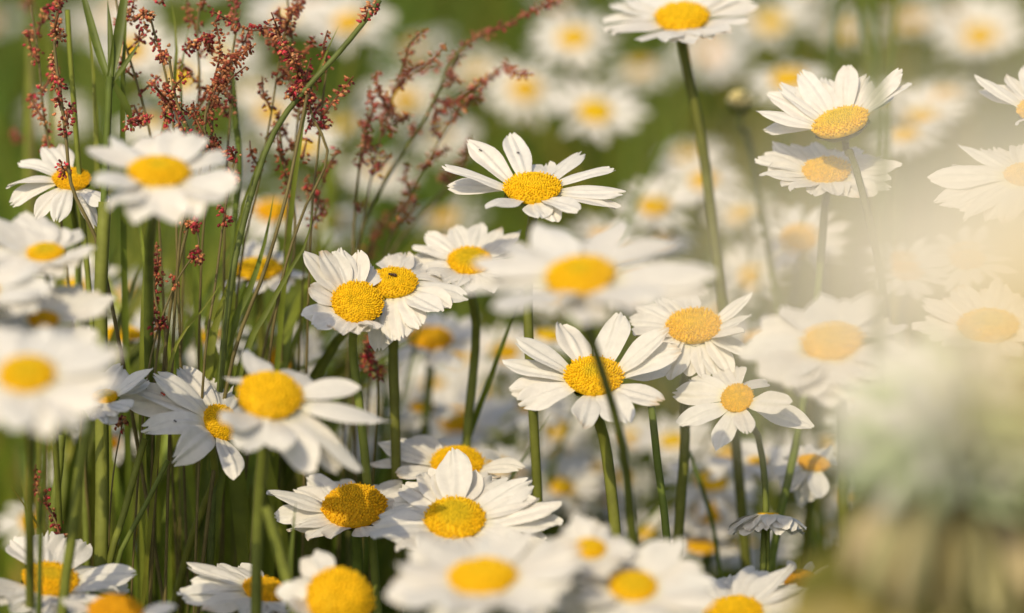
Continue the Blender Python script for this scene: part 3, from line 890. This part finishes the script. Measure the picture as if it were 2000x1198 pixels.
sorrel("sorrel with wine red tufts hanging beside the arched spike's end", [(640, 120), (630, 200), (622, 290), (610, 400)],
       [[(622, 160), (600, 150), (570, 185)], [(640, 130), (632, 90), (640, 60)], [(628, 200), (612, 225), (596, 262)], [(625, 250), (640, 235)]], .755, 21, 6, .9)
sorrel("sorrel with brick red tufts just over the drooping daisy", [(415, 230), (412, 290), (408, 350), (395, 480)],
       [[(412, 270), (392, 262), (380, 285)], [(410, 300), (425, 290), (420, 262)], [(413, 250), (405, 225), (420, 205)], [(330, 215), (322, 190), (330, 160)]], .75, 22, 6, 1, BROWN)
sorrel("wispy sorrel with many rusty branchlets fanning out above the upright dusty spike", [(790, 120), (760, 210), (735, 300), (712, 420), (690, 560)],
       [[(790, 130), (800, 90), (830, 60)], [(775, 170), (800, 140), (840, 120), (870, 85)], [(760, 215), (740, 180), (735, 140)], [(748, 260), (775, 235), (800, 225)], [(735, 300), (715, 270), (705, 235)], [(725, 345), (750, 320), (765, 300)]], .79, 23, 5, .8, BROWN)
sorrel("wispy sorrel spreading thin brown branchlets towards the lone sharp daisy", [(900, 210), (850, 290), (800, 380), (750, 500), (730, 640)],
       [[(880, 240), (905, 205), (940, 190)], [(860, 275), (845, 240), (850, 210)], [(830, 330), (850, 300), (880, 290)], [(800, 380), (790, 345), (795, 320)], [(775, 440), (800, 420), (812, 395)]], .80, 24, 5, .8, BROWN)
sorrel("fine rusty sorrel beside the green stalk, below the pale blurred daisy", [(560, 40), (545, 120), (530, 220), (505, 360), (470, 520)],
       [[(555, 60), (570, 30), (590, 10)], [(548, 110), (530, 80), (520, 50)], [(540, 160), (560, 140), (575, 112)], [(530, 215), (515, 185), (512, 150)], [(520, 270), (540, 245), (548, 215)], [(508, 330), (490, 300), (488, 275)]], .765, 25, 5, .9, BROWN)
sorrel("sorrel at the picture's upper corner with loose brick red whorls and a pink tip", [(60, 10), (75, 110), (85, 220), (105, 340), (130, 520)],
       [[(70, 70), (82, 40), (100, 10)], [(76, 120), (60, 95), (55, 60)], [(82, 180), (100, 150), (108, 125)], [(86, 235), (70, 210), (62, 185)], [(96, 300), (90, 275), (98, 250)]], .765, 26, 6, .9, RED)
sorrel("sorrel with rose red fruits hanging between the forked leaves and the brown plume", [(225, -10), (240, 70), (270, 170), (300, 300), (310, 430)],
       [[(235, 50), (255, 25), (262, 0)], [(248, 100), (270, 80), (285, 70)], [(262, 150), (245, 135), (235, 110)], [(272, 185), (295, 165), (312, 150)], [(285, 240), (270, 225), (262, 205)], [(295, 285), (318, 268), (328, 250)]], .758, 27, 6, .9, RED)
sorrel("tall rusty sorrel whose head leaves the frame above the brown plume", [(395, -20), (385, 60), (390, 160), (375, 300), (360, 470)],
       [[(393, 20), (400, -5), (398, -30)], [(388, 60), (372, 35), (365, 5)], [(388, 110), (405, 90), (412, 62)], [(390, 165), (370, 145), (352, 120)], [(385, 215), (400, 190), (402, 170)]], .772, 28, 6, .9, BROWN)
sorrel("coppery sorrel right behind the arched spike with upward curling side spikes", [(560, -10), (570, 70), (585, 170), (575, 300), (560, 430)],
       [[(565, 30), (580, 5), (600, -20)], [(570, 70), (550, 50), (545, 20)], [(576, 120), (600, 100), (615, 70)], [(584, 175), (565, 155), (556, 130)], [(582, 230), (600, 205), (606, 180)], [(576, 290), (560, 270), (552, 245)]], .772, 29, 6, .9, BROWN)
sorrel("short sorrel with bright red tufts between the crossing blades and the pair", [(640, 330), (620, 400), (600, 480), (590, 580)],
       [[(632, 350), (645, 320), (660, 290)], [(622, 390), (605, 370), (598, 345)], [(612, 430), (630, 410), (636, 390)]], .78, 30, 5, .9, RED)
sorrel("sorrel with two tiny fruits near the curling petals", [(240, 815), (238, 832), (225, 900), (215, 1000)], [[(236, 828), (240, 820)]], .742, 19, 4)

# ------------------------------------------------------------------ single grass stalks
GG = "grass stalks between the flowers"


def stalk(label, pts, w, d, seed, blade=False, col=(1, 1, 1), leaves=()):
    rng = random.Random(seed)
    p = [at(q[0], q[1], q[2] if len(q) > 2 else d) for q in pts]
    a, b_ = p[-2], p[-1]
    dr = (b_ - a).normalized()
    fl = Vector((dr.x, dr.y, 0)) * min(0.10, b_.z / max(.4, -dr.z) * .5)
    p += [b_ + fl * .6 - Vector((0, 0, b_.z * .55)), Vector((b_.x + fl.x, b_.y + fl.y, -0.01))]
    base = Vector((p[-1].x, p[-1].y, 0))
    if blade:
        mb = MB()
        ribbon(mb, p[::-1], size(w, d), 22, Vector((rng.uniform(-.4, .4), -1, .2)), col, .2, .6)
        o = mb.build("long_grass", M_GRASS, None, base)
        o.location = base
        return tag(o, label, "grass", GG, "thing")
    root = empty("grass_stalk", base, label, "grass", GG)
    mb = MB()
    tube(mb, p, size(w * .45, d), size(w * .52, d), 30, 8, col, ridge=.05)
    mb.build("stem", M_STEM, root, base)
    for lf in leaves:
        q = [at(x, y, d + .002 * k) for k, (x, y) in enumerate(lf[1:])]
        lm = MB()
        ribbon(lm, q, size(lf[0], d), 14, Vector((rng.uniform(-.3, .3), -1, .2)), col, .3, .45)
        lm.build("leaf", M_GRASS, root, base)
    return root


stalk("thick pale green grass stalk standing upright with two dark shadow bands", [(205, 395), (197, 560), (198, 760), (200, 940), (198, 1110)], 28, .735, 1, col=(1.25, 1.15, 1.2))
stalk("dark green grass stalk splitting into long upright leaves at its node", [(214, 150), (210, 250), (202, 420), (195, 600)], 15, .745, 2, col=(.75, .85, .9),
      leaves=[(16, (214, 160), (190, 90), (165, 0), (155, -40)), (20, (214, 160), (228, 90), (242, 0), (250, -50)), (13, (216, 160), (216, 80), (210, 0)), (10, (216, 165), (245, 125), (275, 80)), (14, (220, 160), (250, 215), (258, 260))])
stalk("yellow green stalk beside the loose red tufts", [(132, 20), (138, 120), (150, 280), (170, 520), (185, 700)], 11, .755, 3, col=(1.2, 1.15, 1))
stalk("blurred pale grass stalk at the picture edge", [(62, 85), (58, 200), (55, 320), (60, 520)], 20, .87, 4, col=(1.2, 1.1, 1))
stalk("slanting grass stalk crossing the daisy with stretched petals", [(176, 820), (158, 900), (143, 1030), (122, 1198)], 22, .69, 5, col=(1.15, 1.1, 1))
stalk("stiff stalk leaning from the curling petals to the lower grass", [(283, 858), (262, 930), (240, 1010), (214, 1100)], 16, .735, 6, col=(1.1, 1.05, 1))
stalk("dark pointed stalk ending in a reddish tip", [(328, 900), (285, 985), (250, 1050), (232, 1090)], 11, .73, 7, col=(.8, .85, .9))
stalk("broad soft grass blade below the curling daisy", [(352, 870), (360, 960), (372, 1090)], 40, .775, 8, True, (.95, 1, .9))
stalk("grass blade with a curled dark tip near the edge-on daisy", [(612, 400), (600, 470), (565, 530), (520, 610), (475, 700)], 14, .745, 9, True, (.85, .9, .8))
stalk("dark straight blade crossing the edge-on daisy", [(535, 380), (518, 470), (490, 560), (440, 680)], 18, .75, 10, True, (.8, .9, .8))
stalk("long pale blade leaning over the upright rusty sorrel spike", [(435, 548), (400, 600), (355, 655), (330, 720)], 9, .735, 11, True, (1.3, 1.2, 1))
stalk("wide blade rising to the crossing grass beneath the drooping daisy", [(430, 560), (405, 620), (425, 720), (445, 800)], 34, .76, 12, True, (1.05, 1.05, .9))
stalk("near blade leaning beside the bald dome", [(520, 990), (545, 1080), (575, 1198)], 22, .675, 13, col=(1.1, 1.05, 1))
stalk("short blunt blade tip standing over the shaded dome's petals", [(578, 980), (572, 1040), (566, 1120)], 18, .70, 14, True, (.85, .95, .9))
stalk("tall dark blurred grass stalk at the upper edge above the tipped daisy", [(1640, -30), (1632, 60), (1625, 150), (1620, 300)], 18, .95, 15, col=(.6, .7, .7))
stalk("second blurred stalk crossing the tipped daisy's raised petals", [(1690, -40), (1702, 80), (1712, 190), (1718, 330)], 26, .56, 16, col=(.75, .85, .9))
stalk("faint thin stalk past the tipped daisy at the upper edge", [(1755, -20), (1740, 120), (1730, 260)], 12, .92, 17, col=(1, 1, .9))
stalk("green stem without a visible flower between paired stems", [(1272, 790), (1284, 900), (1302, 1050)], 17, .745, 18, col=(.9, 1, 1))
stalk("slim dark stem crossing the small round disc", [(1345, 880), (1370, 950), (1395, 1040)], 9, .80, 19, col=(.7, .8, .8))
stalk("vertical green stem rising to the large soft daisy", [(120, 850), (115, 920), (105, 1000)], 18, .75, 20, col=(1.05, 1.05, 1))
stalk("upright blade beside the drooping daisy's stem", [(300, 440), (285, 520), (278, 640)], 14, .75, 21, True, (1.1, 1.1, .9))
stalk("tall thin blade left of the green sorrel stalk", [(520, 270), (500, 330), (470, 420), (455, 560)], 13, .76, 22, True, (1.05, 1.1, .9))
stalk("dark blade at the upper edge beside pink fruits", [(250, -10), (245, 60), (240, 160)], 14, .755, 23, True, (.8, .9, .8))

stalk("green blade passing behind the pink fruits of the sorrel tangle", [(332, -10), (345, 80), (336, 190), (302, 330), (290, 460)], 15, .765, 24, True, (1.1, 1.1, .9))
stalk("dark green blade inside the sorrel tangle beside the brown plume", [(372, 40), (352, 150), (362, 270), (372, 380)], 12, .77, 25, True, (.8, .9, .8))
stalk("green upright stalk between the brown plume and the arched spike", [(452, 140), (462, 240), (468, 340), (455, 470)], 12, .775, 26, col=(.8, .9, .9))
stalk("short side shoot forking off the green sorrel stalk", [(662, 50), (645, 85), (622, 140), (600, 190)], 11, .75, 27, True, (1, 1.05, .9))
stalk("light green blade rising beside the loose red tufts", [(165, 0), (178, 90), (185, 200), (190, 330)], 15, .76, 28, True, (1.2, 1.15, 1))
stalk("wide olive blade behind the loose red tufts", [(95, 60), (100, 180), (98, 300), (110, 460)], 22, .84, 29, True, (1.1, 1.05, 1))
stalk("bright blade leaning across the stems under the drooping daisy", [(470, 470), (445, 560), (420, 640), (405, 740)], 22, .752, 30, True, (1.25, 1.2, 1))
stalk("olive blade crossing low below the crimson spike", [(40, 930), (55, 1010), (70, 1100)], 20, .78, 31, True, (1, 1, .9))
stalk("bright upright blade between the curling daisy and low grass", [(410, 930), (420, 1010), (432, 1110)], 26, .80, 32, True, (1.2, 1.2, 1))
stalk("soft green blade between the low daisy and the slanting stalk", [(300, 960), (312, 1050), (330, 1150)], 22, .82, 33, True, (1.1, 1.1, 1))

# ------------------------------------------------------------------ white clover close to the lens
def clover(cx, cy, d, r, label, seed):
    rng = random.Random(seed)
    c = at(cx, cy, d)
    root = empty("white_clover", Vector((c.x + .01, c.y + .02, 0)), label, "clover")
    base = root.location.copy()
    top, low = MB(), MB()
    for k in range(110):
        z = 1 - 1.75 * (k + .5) / 110
        a = k * 2.39996
        s = math.sqrt(max(0, 1 - z * z))
        dirn = Vector((s * math.cos(a), s * math.sin(a), z))
        if z > -0.42:
            p0, p1 = c + dirn * r * .25, c + (dirn + Vector((0, 0, .12))) * r * rng.uniform(.9, 1.06)
            col = rng.choice(((.64, .69, .50), (.76, .77, .64), (.52, .60, .36), (.82, .81, .72)))
            ribbon(top, [p0, (p0 + p1) / 2 + Vector((0, 0, .06 * r)), p1], r * .26, 6, dirn.cross(Vector((0, 0, 1))).normalized() if s > .1 else Vector((0, -1, 0)), col, .5, .6)
        else:
            p0, p1 = c + dirn * r * .3, c + Vector((dirn.x * .95, dirn.y * .95, dirn.z - .55)) * r
            col = rng.choice(((.50, .42, .22), (.58, .48, .28), (.42, .38, .18), (.54, .50, .26)))
            ribbon(low, [p0, (p0 + p1) / 2 + Vector((dirn.x, dirn.y, .2)) * r * .12, p1], r * .28, 6, Vector((dirn.y, -dirn.x, .1)), col, .5, .6)
    top.build("fresh_florets", M_CLOVER, root, base)
    low.build("withered_florets", M_CLOVER, root, base)
    sm = MB()
    tube(sm, [c - Vector((0, 0, .2 * r)), c + Vector((.002, .004, -.05)), c + Vector((.007, .012, -.2)), base + Vector((0, 0, -.01))], .0012, .0014, 20, 8, (.9, 1, .9))
    sm.build("stem", M_STEM, root, base)
    for k, (dx, dz, l) in enumerate(((-.012, -.022, .017), (.012, -.026, .018), (0.0, -.034, .021), (-.018, -.034, .019), (.022, -.034, .021), (-.006, -.046, .021), (.02, -.05, .021))):
        lm = MB()
        p0 = c + Vector((dx * .4, .01, dz - .02))
        p1 = c + Vector((dx, .004, dz))
        tube(lm, [p0, (p0 + p1) / 2 + Vector((0, .002, 0)), p1], .0006, .0005, 6, 6)
        for j in range(3):
            a = math.radians(90 + (j - 1) * 115)
            e = Vector((math.cos(a), -.35, math.sin(a)))
            ribbon(lm, [p1, p1 + e * l * .5 + Vector((0, -.002, 0)), p1 + e * l], l * .85, 8, Vector((0, -1, .5)), rng.choice(((1.9, 1.6, 3.0), (2.3, 1.8, 3.8), (2.1, 1.5, 3.2))), .15, .6)
        lm.build("leaf", M_GRASS, root, base)


clover(1850, 900, .50, size(235, .50), "pale clover head with withered brown lower florets, very blurred near the lens", 5)

# the near daisy whose blur veils that side of the picture
D(2215, 625, 400, .74, 14, .15, "huge daisy right in front of the lens, blurred to a cream veil",
  tips=[(1370, 620), (1420, 470), (1530, 360), (1680, 280), (1850, 220), (2050, 180), (2250, 120), (2450, 250), (2650, 450), (1450, 700), (2700, 700)],
  R=770, pw=172, seed=77, ptint=(.92, .895, .82), detail=0, green=.2, dome=.4, group=None, fill=False, stem=[(2300, 1600, .16)])

# ------------------------------------------------------------------ grass and far flowers
def field(name, count, rng, pick, hmin, hmax, wmin, wmax, dark=1.0):
    mb = MB()
    for _ in range(count):
        x, y = pick(rng)
        h = rng.uniform(hmin, hmax)
        a = rng.uniform(0, 6.28)
        lean = (rng.uniform(.4, .95) if rng.random() < .25 else rng.uniform(.05, .4)) * h
        h = math.sqrt(max(.01, h * h - lean * lean * .8))
        p0 = Vector((x, y, -0.02))
        p2 = p0 + Vector((math.cos(a) * lean, math.sin(a) * lean, h))
        p1 = p0 + Vector((math.cos(a) * lean * .3, math.sin(a) * lean * .3, h * .55))
        g = rng.uniform(.65, 1.2) * dark
        pn = noise.noise(Vector((x * 3.1, y * 3.1, 4.2)))      # patches of fresher and of older growth
        t = rng.random()
        dry = rng.random() < .05 + .12 * max(0, pn)
        col = (2.2 * g, 1.5 * g, 2.2 * g) if dry else (g * (.88 + .45 * pn + .4 * (t > .85)), g * (1.06 + .1 * (t > .85)), g * rng.uniform(.6, 1.3))
        ribbon(mb, [p0, p1, p2], rng.uniform(wmin, wmax), 7, Vector((rng.uniform(-1, 1), -1, .1)), col, .25, .5, rng.uniform(-.6, .6))
    return tag(mb.build(name, M_GRASS), None, "grass", None, "stuff")


rng = random.Random(3)


def wide(r):
    y = 0.35 + (r.random() ** 1.5) * 4.2
    return r.uniform(-1, 1) * (.28 + .42 * y), y


def left_tuft(r):
    d = r.uniform(.80, 1.25)
    x = (r.uniform(-.1, .36) - .5) * KW * d
    return x, d * .96


o = field("meadow_grass", 15000, rng, wide, .12, .31, .0022, .0055)
o["label"] = "dense short meadow grass covering the ground between the flowers"
o = field("tall_grass", 260, rng, left_tuft, .27, .43, .003, .0065, 1.15)
o["label"] = "taller grass tuft around the red sorrel stems"

mb = MB()
rng = random.Random(21)
for _ in range(150):                                       # longer blades leaning across the sorrel tuft
    d = rng.uniform(.77, 1.0)
    x0, y0 = rng.uniform(100, 640), rng.uniform(760, 1050)
    ln, an = rng.uniform(220, 480), math.radians(rng.gauss(72, 17))
    p0 = at(x0, y0, d)
    p2 = at(x0 + ln * math.cos(an), y0 - ln * math.sin(an), d + rng.uniform(-.02, .05))
    p1 = (p0 + p2) / 2 + Vector((rng.uniform(-.008, .002), rng.uniform(-.01, .01), .004))
    root_ = Vector((p0.x - .04 * math.cos(an), p0.y + .02, -.02))
    g = rng.choice((.55, .8, 1.0, 1.3, 1.7))
    ribbon(mb, [root_, p0, p1, p2], rng.uniform(.0025, .006), 12, Vector((rng.uniform(-.8, .8), -1, .1)), (g * rng.uniform(.85, 1.15), g, g * .9), .25, .5, rng.uniform(-.7, .7))
tag(mb.build("leaning_grass", M_GRASS), "long leaning grass blades tangled around the red sorrel stems", "grass", None, "stuff")


def mid(r):
    d = r.uniform(.95, 2.3)
    return (r.uniform(-.1, 1.1) - .5) * KW * d * 1.15, d * .97


o = field("seeding_grass", 2200, rng, mid, .22, .40, .0018, .0048, 1.1)
o["label"] = "taller loose grass between the blurred daisies further back"
mb = MB()
rng = random.Random(8)
for _ in range(420):
    y = 1.5 + rng.random() ** 1.2 * 3.0
    x = rng.uniform(-1, 1) * (.1 + .27 * y)
    z = rng.uniform(.27, .40)
    c = Vector((x, y, z))
    nrm = Vector((rng.uniform(-.4, .4), rng.uniform(-.7, .1), 1)).normalized()
    e1 = nrm.cross(Vector((0, 1, .2))).normalized(); e2 = nrm.cross(e1)
    n = 13
    for k in range(n):
        a = 2 * math.pi * k / n + rng.uniform(-.1, .1)
        dr = e1 * math.cos(a) + e2 * math.sin(a)
        ribbon(mb, [c + dr * .006, c + dr * .015 + nrm * .001, c + dr * rng.uniform(.020, .024)], .0062, 5, nrm, (.8, .785, .75), .1, .7)
    blob(mb, c + nrm * .0012, nrm, .003, .0075, (.78, .38, .01))
    tube(mb, [c - nrm * .002, c + Vector((rng.uniform(-.01, .01), 0, -.15)), Vector((x + rng.uniform(-.03, .03), y, -.01))], .0012, .0014, 5, 5, (.09, .13, .02))
tag(mb.build("wildflowers", M_CLOVER), "mass of tiny far daisies blurred into the background meadow", "daisies", None, "stuff")
